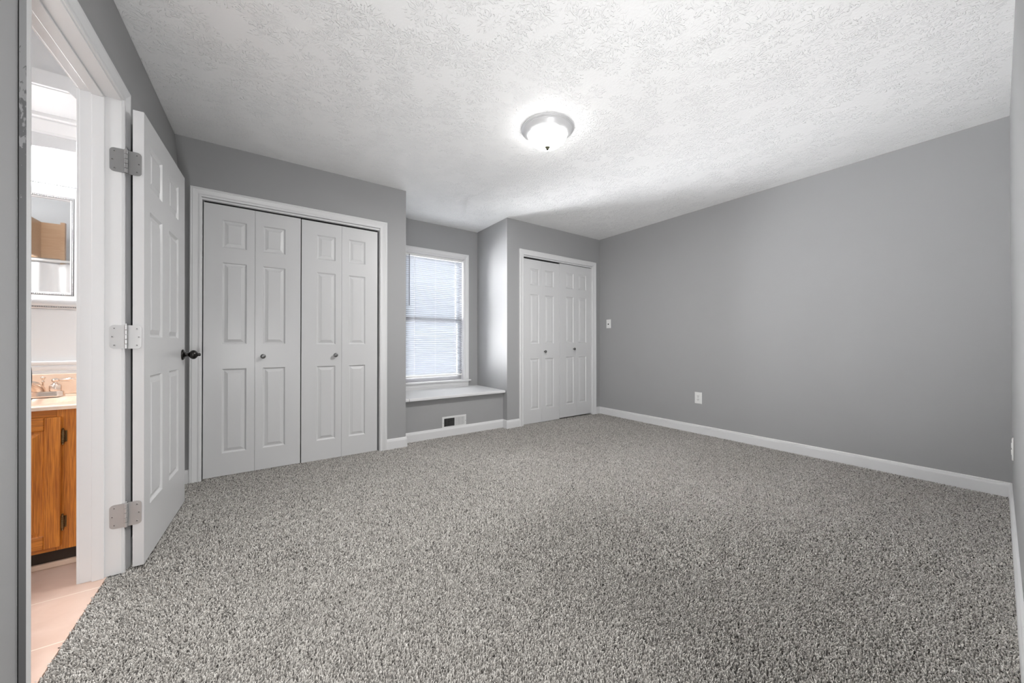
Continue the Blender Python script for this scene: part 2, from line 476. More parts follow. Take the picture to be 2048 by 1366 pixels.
def carpet():
    def field(sp, x0, x1, y0, y1):
        xs = np.arange(x0, x1, sp); ys = np.arange(y0, y1, sp * 0.9)
        fx, fy = np.meshgrid(xs, ys)
        fx[1::2] += sp / 2
        return fx.ravel() + RNG.uniform(-.42, .42, fx.size) * sp, fy.ravel() + RNG.uniform(-.42, .42, fx.size) * sp
    ax, ay = field(0.0048, -0.53, 2.9, -0.06, 2.3)      # the near floor is seen closest and gets finer yarn spacing
    bx, by = field(0.0062, -0.53, XR, -0.06, 3.52)
    near = lambda x, y: (0.576 * x + 0.817 * y) < 1.55
    ka, kb = near(ax, ay), ~near(bx, by)
    gx = np.concatenate([ax[ka], bx[kb]]); gy = np.concatenate([ay[ka], by[kb]])
    size = np.concatenate([np.full(ka.sum(), 0.80), np.full(kb.sum(), 1.0)])
    wall_l = -0.527 + 0.0208 * gy + 0.003
    doorway = (gy > DY0 + .0) & (gy < DY1 - .003)
    edge = np.where(doorway, -0.521 + 0.006 * np.sin(gy * 90) * RNG.uniform(0, 1, gy.size), wall_l)
    keep = (gx > edge) & (gx < XR - 0.012) & (gy > -0.0478 + 0.0204 * gx + .012)
    keep &= np.where(gx < XA + 0.012, gy < Y1 - 0.01 + np.where((gx > -.33) & (gx < .89), .06, 0),
                     np.where(gx < XB - .012, gy < 3.492, gy < Y2 - .01 + np.where((gx > 2.6) & (gx < 3.77), .06, 0)))
    gx, gy, size = gx[keep], gy[keep], size[keep]
    n = gx.size
    ang = RNG.uniform(0, 2 * np.pi, n)
    # pile direction wanders in broad patches (footprints, vacuum strokes)
    pd = 1.1 * np.sin(gx * 2.3 + 1.2 * np.sin(gy * 1.7)) + 1.3 * np.sin(gy * 2.9 + gx * 1.1)
    amt = RNG.uniform(0.002, 0.0085, n) * size
    lx = amt * np.cos(ang) + 0.0022 * np.cos(pd)
    ly = amt * np.sin(ang) + 0.0022 * np.sin(pd)
    h = RNG.uniform(0.0120, 0.0172, n)
    r0 = RNG.uniform(0.0018, 0.0026, n) * size
    tw = RNG.uniform(0, 2 * np.pi, n)
    V = np.zeros((n, 7, 3), np.float32)          # base ring, bulged middle ring, tip
    for k in range(3):
        a = tw + k * 2 * np.pi / 3
        V[:, k, 0] = gx + r0 * np.cos(a); V[:, k, 1] = gy + r0 * np.sin(a); V[:, k, 2] = FB
        a2 = a + 0.9
        V[:, 3 + k, 0] = gx + lx * .6 + 1.2 * r0 * np.cos(a2); V[:, 3 + k, 1] = gy + ly * .6 + 1.2 * r0 * np.sin(a2)
        V[:, 3 + k, 2] = FB + h * 0.83
    V[:, 6, 0] = gx + lx * 1.3; V[:, 6, 1] = gy + ly * 1.3; V[:, 6, 2] = FB + h
    base = (np.arange(n, dtype=np.int32) * 7)[:, None]
    pat = np.array([0, 1, 4, 3, 1, 2, 5, 4, 2, 0, 3, 5, 3, 4, 6, 4, 5, 6, 5, 3, 6], np.int32)[None]
    me = bpy.data.meshes.new('carpet_pile')
    me.vertices.add(n * 7); me.vertices.foreach_set('co', V.ravel())
    li = (pat + base).ravel()
    me.loops.add(li.size); me.loops.foreach_set('vertex_index', li)
    tot = np.tile(np.array([4, 4, 4, 3, 3, 3], np.int32), n)
    st = np.concatenate([[0], np.cumsum(tot)[:-1]]).astype(np.int32)
    me.polygons.add(tot.size); me.polygons.foreach_set('loop_start', st)
    me.polygons.foreach_set('use_smooth', np.ones(tot.size, bool))
    me.update(calc_edges=True)
    sh = np.clip(RNG.normal(0.56, 0.25, n), 0, 1).astype(np.float32)
    at = me.attributes.new('yarn', 'FLOAT', 'POINT')
    at.data.foreach_set('value', np.repeat(sh, 7))
    me.materials.append(M['carpet'])
    o = bpy.data.objects.new('carpet', me); COL.objects.link(o)
    tag(o, 'heathered grey beige cut pile carpet covering the bedroom floor', 'carpet', None, 'stuff')
carpet()

# ---- ceiling
b = MB().box(-2.6, XR + 0.1, -1.8, YA + 0.15, H, H + 0.1)
struct(b.build('ceiling', 'ceiling'), 'white ceiling with stomped brush texture', 'ceiling')

# ---- walls
def wall_slab(name, mat, label, rects, fn):
    """rects in (along, up); fn maps (along, depth, up) to the world, depth 0 is the visible face"""
    m = MB()
    for a0, a1, z0, z1 in rects:
        m.box(a0, a1, 0, 1, z0, z1)
    m.map(fn)
    return struct(m.build(name, mat), label, 'wall')

# left wall around the bathroom doorway (bedroom side), split in height so that it follows its lean
m = MB()
for s0, s1, zz in ((-1.7, DY0 - .012, (FB - .05, 1.0, 2.15, 2.4362)), (DY1 + .012, YA + .1, (FB - .05, 1.0, 2.15, 2.4362)), (DY0 - .012, DY1 + .012, (DZ + .012, 2.15, 2.4362))):
    for z0, z1 in zip(zz[:-1], zz[1:]):
        v = [LW(o, s, z) for z in (z0, z1) for s in (s0, s1) for o in (-WT, 0)]
        m.add(v, [(0, 2, 3, 1), (4, 5, 7, 6), (0, 1, 5, 4), (2, 6, 7, 3), (0, 4, 6, 2), (1, 3, 7, 5)])
wl_ = struct(m.build('wall_left', 'wall'), 'grey painted left wall with the open bathroom doorway', 'wall')
m = MB()
v = [LW(o, s, z) for z in (2.4362, 2.44) for s in (-1.7, YA + .1) for o in (-WT, -.0035)]
m.add(v, [(0, 2, 3, 1), (4, 5, 7, 6), (0, 1, 5, 4), (2, 6, 7, 3), (0, 4, 6, 2), (1, 3, 7, 5)])
tag(m.build('ceiling_crack', 'dark', wl_), 'dark open crack where the wall meets the ceiling')

# right wall, near wall
struct(MB().box(XR, XR + 0.12, -1.7, YA + .1, FB - .05, H).build('wall_right', 'wall'), 'long blank grey wall with the outlet, right of the closets', 'wall')
m = MB()
v = [(x, yn(x) - d, z) for z in (FB - .05, H) for x in (0.62, XR) for d in (0, 0.12)]
m.add(v, [(0, 2, 3, 1), (4, 5, 7, 6), (0, 1, 5, 4), (2, 6, 7, 3), (0, 4, 6, 2), (1, 3, 7, 5)])
v = [(x, yn(x) - d, z) for z in (2.06, H) for x in (-0.5, 0.62) for d in (0, 0.12)]
m.add(v, [(0, 2, 3, 1), (4, 5, 7, 6), (0, 1, 5, 4), (2, 6, 7, 3), (0, 4, 6, 2), (1, 3, 7, 5)])
v = [(x, yn(x) - d, z) for z in (FB - .05, 2.06) for x in (-0.55, -0.36) for d in (0, 0.12)]
m.add(v, [(0, 2, 3, 1), (4, 5, 7, 6), (0, 1, 5, 4), (2, 6, 7, 3), (0, 4, 6, 2), (1, 3, 7, 5)])
struct(m.build('wall_front', 'wall'), 'grey wall seen edge on at the right border of the photo', 'wall')

# closet fronts with their openings
C1 = dict(x0=-0.338, x1=0.9, top=2.018)
C2 = dict(x0=2.583, x1=3.778, top=2.026)
def closet_wall(name, x0, x1, y, c, label):
    m = MB()
    e = 0.012
    m.box(x0, c['x0'] - e, y, y + .11, FB - .05, H)
    m.box(c['x1'] + e, x1, y, y + .11, FB - .05, H)
    m.box(c['x0'] - e, c['x1'] + e, y, y + .11, c['top'] + e, H)
    return struct(m.build(name, 'wall'), label, 'wall')
closet_wall('wall_back_left', -0.6, XA, Y1, C1, 'grey wall around the wide four leaf closet left of the window')
closet_wall('wall_back_right', XB, XR, Y2, C2, 'grey wall around the closet in the far right corner')
struct(MB().box(XA - .11, XA, Y1 + .11, YA, FB - .05, H).build('wall_alcove_left', 'wall'), 'hidden grey left side wall of the window alcove', 'wall')
struct(MB().box(XB, XB + .11, Y2 + .11, YA, FB - .05, H).build('wall_alcove_right', 'wall'), 'brightly lit right side wall of the window alcove', 'wall')
# alcove back with the window opening
WX0, WX1, WZ0, WZ1 = 1.335, 2.153, 0.515, 2.062
m = MB()
m.box(-0.6, WX0, YA, YA + .14, FB - .05, H); m.box(WX1, XR + .1, YA, YA + .14, FB - .05, H)
m.box(WX0, WX1, YA, YA + .14, FB - .05, WZ0); m.box(WX0, WX1, YA, YA + .14, WZ1, H)
struct(m.build('wall_back', 'wall'), 'grey back wall of the alcove around the window', 'wall')
# low wall under the window seat
YP = 3.507
struct(MB().box(XA, XB, YP, YP + .05, FB - .05, 0.40).build('wall_seat_front', 'wall'), 'low grey wall under the window seat holding the vent', 'wall')

# hallway behind the camera and the bathroom shell
m = MB()
m.box(-0.62, -0.5, -1.7, -0.1, FB, H); m.box(1.1, 1.2, -1.7, -0.16, FB, H); m.box(-0.6, 1.2, -1.8, -1.7, FB, H)
struct(m.build('wall_hall', 'hall'), 'hallway walls behind the photographer, outside the picture', 'wall')
struct(MB().box(1.2, XR + .1, -1.8, -1.7, FB, H).build('wall_outer', 'hall'), 'outer wall beyond the hallway, outside the picture', 'wall')
BX = -2.4; BY0 = 0.35; BYB = 2.93
m = MB()
m.box(BX, -0.60, BYB, BYB + .1, -.05, H)
struct(m.build('wall_bath_back', 'bath_wall'), 'pale bathroom wall behind the mirror and faucet', 'wall')
m = MB(); m.box(BX - .1, BX, BY0, BYB + .1, -.05, H)
struct(m.build('wall_bath_left', 'bath_wall'), 'pale far side wall of the bathroom', 'wall')
m = MB(); m.box(BX - .1, -0.62, BY0 - .1, BY0, -.05, H)
struct(m.build('wall_bath_front', 'bath_wall'), 'pale bathroom wall facing the mirror', 'wall')
# bathroom face of the left wall: pale paint skin
m = MB()
for s0, s1, z0, z1 in ((BY0, DY0 - .012, -.02, H), (DY1 + .012, BYB, -.02, H), (DY0 - .012, DY1 + .012, DZ + .012, H)):
    v = [(xl(s) - WT - o + (0.0), s, z) for z in (z0, z1) for s in (s0, s1) for o in (0.014, -.001)]
    m.add(v, [(0, 2, 3, 1), (4, 5, 7, 6), (0, 1, 5, 4), (2, 6, 7, 3), (0, 4, 6, 2), (1, 3, 7, 5)])
struct(m.build('wall_bath_right', 'bath_wall'), 'pale bathroom face of the wall around the doorway', 'wall')
# soffit over the vanity
m = MB().box(BX, -0.655, 2.58, BYB, 2.166, H)
struct(m.build('wall_soffit', 'bath_wall'), 'pale soffit above the vanity', 'soffit')

# ---- casing and baseboard profiles
CW = 0.062
CASE = [(0.0, 0.0), (0.0, 0.0085), (0.006, 0.0105), (0.013, 0.0105), (0.016, 0.0085), (0.022, 0.009), (0.040, 0.0145), (0.046, 0.0165),
        (0.050, 0.0145), (0.053, 0.0165), (0.059, 0.0165), (0.062, 0.0135), (0.062, 0.0)]
# (distance outward from the inner edge, thickness)
def casing_rows(x0, x1, top, bottom, prof=CASE):
    """rows of (along, out, up) for a mitred three-sided casing"""
    rows = []
    for kind in range(4):
        r = []
        for w_, t_ in prof:
            if kind == 0: r.append((x0 - w_, t_, bottom))
            elif kind == 1: r.append((x0 - w_, t_, top + w_))
            elif kind == 2: r.append((x1 + w_, t_, top + w_))
            else: r.append((x1 + w_, t_, bottom))
        rows.append(r)
    return rows

def closet_trim(name, c, y, label, hx):
    t = thing(name, ((c['x0'] + c['x1']) / 2, y, 0), label, 'door casing', None, 'structure')
    m = MB()
    rows = casing_rows(c['x0'] - .004, c['x1'] + .004, c['top'] + .018, FB)
    m.sweep(None, rows).map(lambda a, o, z: (a, y - o, z))
    m.build('casing', 'trim', t)
    m = MB(); e = 0.012
    m.box(c['x0'] - e, c['x0'], y, y + .11, FB, c['top'] + e)
    m.box(c['x1'], c['x1'] + e, y, y + .11, FB, c['top'] + e)
    m.box(c['x0'], c['x1'], y, y + .11, c['top'], c['top'] + e)
    m.build('jamb', 'trim', t)
    m = MB(); m.box(c['x0'] + .01, c['x1'] - .01, y + .026, y + .05, c['top'] - .007, c['top'])
    m.build('door_track', 'dark', t)
    return t
closet_trim('trim_1', C1, Y1, 'white moulded casing framing the wide closet left of the window', 0)
closet_trim('trim_2', C2, Y2, 'white moulded casing framing the corner closet by the blank wall', 0)

BBP = [(0.0, FB), (0.013, FB), (0.013, 0.066), (0.011, 0.074), (0.0095, 0.078), (0.0085, 0.084), (0.006, 0.089), (0.0, 0.090)]
def baseboard(name, rows_fn, pts, label):
    """pts along the wall; rows_fn(point, out, up)"""
    m = MB(); m.sweep(None, [[rows_fn(p, o, z) for o, z in BBP] for p in pts])
    return struct(m.build(name, 'trim'), label, 'baseboard')
baseboard('baseboard_right', lambda p, o, z: (XR - o, p, z), [yn(XR) + .0, Y2], 'long white baseboard along the blank wall with the outlet')
baseboard('baseboard_front', lambda p, o, z: (p, yn(p) + o, z), [0.64, XR - .002], 'white baseboard at the right border of the photo')
def bb_path(path, name, label):
    # path: list of (x, y, nx, ny): mitred offset direction
    m = MB(); m.sweep(None, [[(x + o * nx, y + o * ny, z) for o, z in BBP] for x, y, nx, ny in path])
    return struct(m.build(name, 'trim'), label, 'baseboard')
bb_path([(0.966, Y1, 0, -1), (XA, Y1, 1, -1), (XA, YP, 1, -1)], 'baseboard_back_left', 'short white baseboard right of the wide closet')
bb_path([(XA, YP, 1, -1), (XB, YP, -1, -1), ], 'baseboard_alcove', 'white baseboard under the window seat and vent')
bb_path([(XB, YP, -1, -1), (XB, Y2, -1, -1), (C2['x0'] - .066, Y2, 0, -1)], 'baseboard_back_right', 'short white baseboard left of the corner closet')
bb_path([(3.843, Y2, 0, -1), (XR, Y2, 0, -1)], 'baseboard_corner', 'stub of white baseboard in the corner right of the closet')
bb_path([(-0.46, Y1, 0, -1), (C1['x0'] - .066, Y1, 0, -1)], 'baseboard_back_corner', 'stub of white baseboard behind the open door')
m = MB()
for s0, s1 in ((0.0, 1.43), (2.292, Y1)):
    m.sweep(None, [[LW(o, s, z) for o, z in BBP] for s in (s0, s1)])
struct(m.build('baseboard_left', 'trim'), 'white baseboard along the left wall, behind the open door', 'baseboard')

# ================================================================== doors
RING = [(0.0, 0.0), (0.002, 0.0025), (0.008, 0.0090), (0.013, 0.0100), (0.0155, 0.0092), (0.033, 0.0034), (0.0338, 0.0018)]
def panel_leaf(x0, x1, z0, z1, th, cols, rows, back=True):
    """moulded door leaf in (along, depth, up); front face at depth 0, body to depth th"""
    m = MB()
    xs = sorted(set([x0, x1] + [c for p in cols for c in p])); zs = sorted(set([z0, z1] + [c for p in rows for c in p]))
    def face(side):
        d0 = 0.0 if side == 0 else th
        sg = 1 if side == 0 else -1
        for i in range(len(xs) - 1):
            for j in range(len(zs) - 1):
                a0, a1, b0, b1 = xs[i], xs[i + 1], zs[j], zs[j + 1]
                if (a0, a1) in cols and (b0, b1) in rows:
                    prev = None
                    for ins, dep in RING:
                        q = [(a0 + ins, d0 + sg * dep, b0 + ins), (a1 - ins, d0 + sg * dep, b0 + ins), (a1 - ins, d0 + sg * dep, b1 - ins), (a0 + ins, d0 + sg * dep, b1 - ins)]
                        if prev:
                            m.add(prev + q, [(0, 1, 5, 4), (1, 2, 6, 5), (2, 3, 7, 6), (3, 0, 4, 7)])
                        prev = q
                    m.add(prev, [(0, 1, 2, 3)])
                else:
                    m.add([(a0, d0, b0), (a1, d0, b0), (a1, d0, b1), (a0, d0, b1)], [(0, 1, 2, 3)])
    face(0)
    if back: face(1)
    else: m.add([(x0, th, z0), (x1, th, z0), (x1, th, z1), (x0, th, z1)], [(0, 1, 2, 3)])
    for q in ([(x0, 0, z0), (x0, th, z0), (x0, th, z1), (x0, 0, z1)], [(x1, 0, z0), (x1, th, z0), (x1, th, z1), (x1, 0, z1)],
              [(x0, 0, z0), (x1, 0, z0), (x1, th, z0), (x0, th, z0)], [(x0, 0, z1), (x1, 0, z1), (x1, th, z1), (x0, th, z1)]):
        m.add(q, [(0, 1, 2, 3)])
    return m
def weld(o):
    bm = bmesh.new(); bm.from_mesh(o.data)
    bmesh.ops.remove_doubles(bm, verts=bm.verts, dist=1e-5)
    bmesh.ops.recalc_face_normals(bm, faces=bm.faces)
    bm.to_mesh(o.data); bm.free()
    return o

ZR = [(0.166, 0.791), (0.976, 1.583), (1.694, 1.899)]
def bifold(name, label, yface, leaves, knob_i, knob_x, knob_z, dz=0.0, tilt=0.0):
    cx = (leaves[0][0] + leaves[-1][1]) / 2
    t = thing(name, (cx, yface, 0), label, 'closet door', None, 'structure')
    for i, (a0, a1, p0, p1) in enumerate(leaves):
        m = panel_leaf(a0, a1, 0.0 + dz, 2.007 + dz, 0.03, [(p0, p1)], [(u + dz, v + dz) for u, v in ZR])
        m.map(lambda x, d, z: (x, yface + d, z))
        lf = weld(m.build('door_leaf', 'door', t))
        if i == knob_i:
            k = MB().lathe([(0.0085, 0.0), (0.0085, 0.010), (0.007, 0.014), (0.0105, 0.017), (0.0165, 0.022), (0.0175, 0.027), (0.015, 0.032), (0.009, 0.0345), (0.001, 0.035)],
                           (knob_x, yface, knob_z), 'y', 24, sign=-1)
            tag(k.build('knob', 'nickel', lf, smooth=True), 'round satin nickel knob')
    return t
D1 = Y1 + .022; D2 = Y2 + .022
bifold('door_1', 'white bifold closet door, left pair of leaves in the wide closet', D1, [(-0.332, -0.029, -0.226, -0.080), (-0.0275, 0.276, 0.0225, 0.170)], 1, 0.024, 0.880)
bifold('door_2', 'white bifold closet door, right pair of leaves in the wide closet', D1, [(0.283, 0.5855, 0.394, 0.537), (0.587, 0.887, 0.643, 0.781)], 0, 0.536, 0.880, -0.003)
bifold('door_3', 'white bifold door of the corner closet, half nearer the window', D2, [(2.590, 2.886, 2.701, 2.842), (2.8872, 3.181, 2.938, 3.085)], 1, 2.927, 0.878, 0.001)
bifold('door_4', 'white bifold door of the corner closet, half nearer the blank wall', D2 - .004, [(3.183, 3.480, 3.292, 3.435), (3.4812, 3.775, 3.525, 3.675)], 0, 3.430, 0.906, 0.013)

# ---- bathroom door, swung wide open against the left wall
DO = Vector((-0.413, 2.229, 0)); DD = Vector((0.052, 0.9986, 0))
DN = Vector((-0.9986, 0.052, 0))
def DW(u, d, z):
    p = DO + DD * u + DN * d
    return (p.x + lean(z) * 0.9, p.y, z)
door = thing('door_5', (-0.43, 2.23, 0), 'white six panel bathroom door folded back against the left wall', 'door', None, 'structure')
m = panel_leaf(0.0, 0.748, 0.008, 2.003, 0.0355, [(0.082, 0.278), (0.402, 0.596)], [(0.245, 0.832), (1.010, 1.587), (1.698, 1.889)])
m.map(DW)
weld(m.build('door_leaf', 'door', door))
m = MB()
m.lathe([(0.032, 0.0), (0.033, 0.003), (0.030, 0.007), (0.022, 0.011), (0.013, 0.014), (0.0095, 0.022), (0.0095, 0.028), (0.016, 0.033), (0.0245, 0.041), (0.0275, 0.050),
         (0.0265, 0.058), (0.020, 0.066), (0.011, 0.071), (0.0085, 0.074), (0.0095, 0.080), (0.007, 0.085), (0.001, 0.086)], (0, 0, 0), 'y', 32, sign=-1)
m.map(lambda x, y, z: DW(0.688 + x, y, 0.912 + z))
tag(m.build('knob', 'bronze', door, smooth=True), 'dark bronze ball knob on a round rose')
def hinge(zc, mat):
    m = MB()
    hh = 0.0508
    def plate(fn, w0, w1):
        # rounded-corner plate
        r = 0.015; pts = [(w0, -hh), (w1 - r, -hh)]
        for k in range(1, 6): a = -math.pi / 2 + k * math.pi / 12; pts.append((w1 - r + r * math.cos(a), -hh + r + r * math.sin(a)))
        pts.append((w1, hh - r))
        for k in range(1, 6): a = k * math.pi / 12; pts.append((w1 - r + r * math.cos(a), hh - r + r * math.sin(a)))
        pts += [(w1 - r, hh), (w0, hh)]
        n = len(pts)
        v = [fn(a, 0.0, zc + z) for a, z in pts] + [fn(a, 0.0022, zc + z) for a, z in pts]
        m.add(v, [tuple(range(n)), tuple(range(n, 2 * n))] + [(i, (i + 1) % n, n + (i + 1) % n, n + i) for i in range(n)])
        for a, z in ((w1 - .0145, -.036), (w1 - .0085, 0.0), (w1 - .0145, .036)):
            q = [fn(a + .0042 * math.cos(k * math.pi / 6), 0.0030, zc + z + .0042 * math.sin(k * math.pi / 6)) for k in range(12)]
            q2 = [fn(a + .0050 * math.cos(k * math.pi / 6), 0.0020, zc + z + .0050 * math.sin(k * math.pi / 6)) for k in range(12)]
            m.add(q + q2, [tuple(range(12))] + [(i, (i + 1) % 12, 12 + (i + 1) % 12, 12 + i) for i in range(12)], 0)
            q = [fn(a + .0019 * math.cos(k * math.pi / 4), 0.0034, zc + z + .0019 * math.sin(k * math.pi / 4)) for k in range(8)]
            m.add(q, [tuple(range(8))], 1)
    xb, yb = -0.4655, 2.2175
    plate(lambda a, d, z: (xb - a + lean(z), DY1 + .0005 - d, z), 0.004, 0.050)
    plate(lambda a, d, z: (xb + a + lean(z), 2.2295 - .0005 - d, z), 0.004, 0.046)
    for k in range(5):
        z0 = zc - hh + k * (2 * hh / 5)
        m.lathe([(0.0056, 0.0006), (0.0062, 0.0012), (0.0062, 2 * hh / 5 - .0012), (0.0056, 2 * hh / 5 - .0006)], (xb + lean(zc), yb, z0), 'z', 16, 0)
    m.lathe([(0.0032, 0), (0.0032, 0.006), (0.002, 0.0075)], (xb + lean(zc), yb, zc + hh), 'z', 12, 0)
    h = m.build('hinge', [mat, 'dark'], door)
    return h
for zc, mat in ((1.766, 'hinge_old_vane_shade'), (1.009, 'hinge'), (0.243, 'hinge')): hinge(zc, mat)

# ---- doorway frame
t = thing('trim_3', (xl(1.85), 1.85, 0), 'white jamb and casing of the bathroom doorway', 'door frame', None, 'structure')
m = MB()   # jamb lining
e = 0.012
def lbox(m, o0, o1, s0, s1, z0, z1, mi=0):
    v = [LW(o, s, z) for z in (z0, z1) for s in (s0, s1) for o in (o0, o1)]
    m.add(v, [(0, 2, 3, 1), (4, 5, 7, 6), (0, 1, 5, 4), (2, 6, 7, 3), (0, 4, 6, 2), (1, 3, 7, 5)], mi)
lbox(m, -WT - .014, 0.002, DY1, DY1 + e, -.004, DZ + e)
lbox(m, -WT - .014, 0.002, DY0 - e, DY0, -.004, DZ + e)
lbox(m, -WT - .014, 0.002, DY0, DY1, DZ, DZ + e)
m.build('jamb', 'trim', t, bevel=.0015)
m = MB()   # stop
lbox(m, -0.083, -0.047, DY1 - .010, DY1, -.004, DZ)
lbox(m, -0.083, -0.047, DY0, DY0 + .010, -.004, DZ)
lbox(m, -0.083, -0.047, DY0 + .010, DY1 - .010, DZ - .010, DZ)
m.build('door_stop', 'trim', t, bevel=.002)
m = MB()   # bedroom casing: far leg and head
CASE2 = [(w_, th * .92) for w_, th in CASE]
rows = casing_rows(0, DY1 + .004, DZ + .006, FB, CASE2)
rows[1] = [(DY0 - .004 - w_ * .6, th, z) for (w_, th), (_, _, z) in zip(CASE2, rows[1])]
m.sweep(None, rows[1:]).map(lambda s, o, z: LW(o, s, z))
m.build('casing', 'trim', t)
m = MB()   # near leg: white face, outer edge painted grey and worn
prof = [(-.004, 0.0), (-.004, 0.004), (0.004, 0.005), (0.009, 0.0125), (0.016, 0.0135), (0.022, 0.0135), (0.038, 0.0146), (0.038, 0.0)]
m.sweep(None, [[LW(o, DY0 - .004 - w_, z) for w_, o in prof] for z in (FB, 1.0, DZ + .036)])
m.build('casing', 'trim', t)
m = MB()
prof = [(0.0382, 0.0030), (0.0382, 0.0146), (0.0388, 0.0140), (0.0388, 0.0030)]
m.sweep(None, [[LW(o, DY0 - .004 - w_, z) for w_, o in prof] for z in (FB, 1.0, DZ + .036)])
MB().add([LW(o, DY0 - .004 - .0384, z) for o, z in ((.0004, FB), (.0030, FB), (.0030, DZ + .036), (.0004, DZ + .036))], [(0, 1, 2, 3)]).build('caulk_gap', 'dark', t)
tag(m.build('casing_edge', 'worn', t), 'outer edge of the near casing, grey paint worn through')
m = MB()   # bathroom casing
rows = casing_rows(DY0 - .004, DY1 + .004, DZ + .006, -.004, CASE)
m.sweep(None, rows).map(lambda s, o, z: (xl(s) - WT - .014 - o + lean(z), s, z))
m.build('casing', 'trim', t)
m = MB()   # strike plate lip on the near jamb
v = []
for z in np.linspace(-.032, .032, 9):
    bulge = 0.0055 * math.sqrt(max(0, 1 - (z / .0325) ** 2))
    v.append([(0.006, DY0 - .003, .892 + z), (0.0065 + bulge * .5, DY0 + .001, .892 + z), (-0.03, DY0 + .003, .892 + z), (-0.03, DY0 + .0005, .892 + z)])
m.sweep(None, v).map(lambda o, s, z: LW(o, s, z))
tag(m.build('strike_plate', 'bronze', t, smooth=True), 'dark metal strike plate')
# threshold: carpet edge strip is bare, tile butts against the pile

# ================================================================== window
win = thing('window_1', ((WX0 + WX1) / 2, YA, WZ0), 'double hung window with white casing in the alcove', 'window', None, 'structure')
m = MB()
rows = casing_rows(WX0 + .003, WX1 - .003, WZ1 - .003, WZ0)
m.sweep(None, rows).map(lambda a, o, z: (a, YA - o, z))
m.build('casing', 'trim', win)
m = MB()
m.box(WX0, WX0 + .014, YA - .002, YA + .14, WZ0, WZ1); m.box(WX1 - .014, WX1, YA - .002, YA + .14, WZ0, WZ1); m.box(WX0, WX1, YA - .002, YA + .14, WZ1 - .014, WZ1)
m.build('window_frame', 'trim', win)
m = MB()
m.box(WX0 - .085, WX1 + .082, YA - .038, YA, 0.500, 0.518); m.box(WX0, WX1, YA, YA + .14, 0.500, 0.518)
m.build('window_sill', 'trim', win, bevel=.005, seg=3)
m = MB()
m.sweep(None, [[(x, YA - o, z) for o, z in ((0, .434), (.007, .434), (.009, .446), (.012, .455), (.013, .478), (.017, .486), (.017, .5), (0, .5))] for x in (WX0 - .06, WX1 + .055)])
m.build('apron', 'trim', win)
def sash(z0, z1, y, lab):
    m = MB()
    a0, a1 = WX0 + .016, WX1 - .016; r = 0.050
    m.box(a0, a0 + r, y, y + .032, z0, z1); m.box(a1 - r, a1, y, y + .032, z0, z1)
    m.box(a0 + r, a1 - r, y, y + .032, z0, z0 + r); m.box(a0 + r, a1 - r, y, y + .032, z1 - r * .8, z1)
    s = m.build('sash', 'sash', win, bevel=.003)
    MB().box(a0 + r - .004, a1 - r + .004, y + .014, y + .018, z0 + r - .004, z1 - r * .8 + .004).build('pane', 'glass', s)
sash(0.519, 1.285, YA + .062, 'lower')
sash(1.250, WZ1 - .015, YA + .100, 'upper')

# ---- mini blind
BYC = YA + .030
bx0, bx1 = WX0 + .018, WX1 - .018
bl = thing('mini_blind', ((bx0 + bx1) / 2, BYC, WZ1 - .02), 'white mini blind lowered over the alcove window', 'blind')
m = MB(); m.box(bx0 - .002, bx1 + .002, BYC - .017, BYC + .013, WZ1 - .043, WZ1 - .015)
m.build('head_rail', 'plastic', bl, bevel=.002)
def slats():
    m = MB(); z = WZ1 - .060; th = rad(33)
    while z > 0.600:
        rows = []
        for x in (bx0, bx1):
            top = []
            for k in range(7):
                u = (k / 6 - .5) * .025
                hgt = 0.0022 * (1 - (u / .0125) ** 2)
                # room edge (u<0) is up
                yy = u * math.cos(th) + hgt * math.sin(th); zz = -u * math.sin(th) + hgt * math.cos(th)
                top.append((x, BYC + yy, z + zz))
            bot = [(a, b_, c - .0004) for a, b_, c in reversed(top)]
            rows.append(top + bot)
        m.sweep(None, rows)
        z -= 0.0232
    return m
o = slats().build('slats', 'slat', bl)
m = MB(); m.box(bx0, bx1, BYC - .012, BYC + .012, 0.574, 0.592)
m.build('bottom_rail', 'plastic', bl, bevel=.003)
for x in (1.498, 1.767, 2.024):
    m = MB()
    for dy in (-.0135, .0135): m.tube([(x, BYC + dy, 0.585), (x, BYC + dy, WZ1 - .03)], .0007, 6)
    if x != 1.767: m.tube([(x + .006, BYC - .0145, 0.66), (x + .006, BYC - .0145, WZ1 - .03)], .0010, 6)
    m.build('ladder_cord', 'plastic', bl)
m = MB(); m.tube([(1.433, BYC - .030, 2.028), (1.433, BYC - .030, 1.425)], .0042, 6); m.tube([(1.433, BYC - .012, 2.030), (1.433, BYC - .030, 2.030)], .002, 6)
tag(m.build('tilt_wand', 'wand', bl), 'thin dark tilt wand')

# ---- window seat
seat = thing('window_seat', ((XA + XB) / 2, 3.8, 0.41), 'white painted window seat board under the alcove window', 'window seat')
m = MB()
m.box(1.205, XB - .001, 3.452, YA - .001, 0.405, 0.4345)
m.build('seat_board', 'trim', seat, bevel=.007, seg=4)
m = MB(); m.box(XA + .001, 1.2035, 3.452, YA - .001, 0.405, 0.4342)
m.build('filler_board', 'trim', seat, bevel=.007, seg=4)

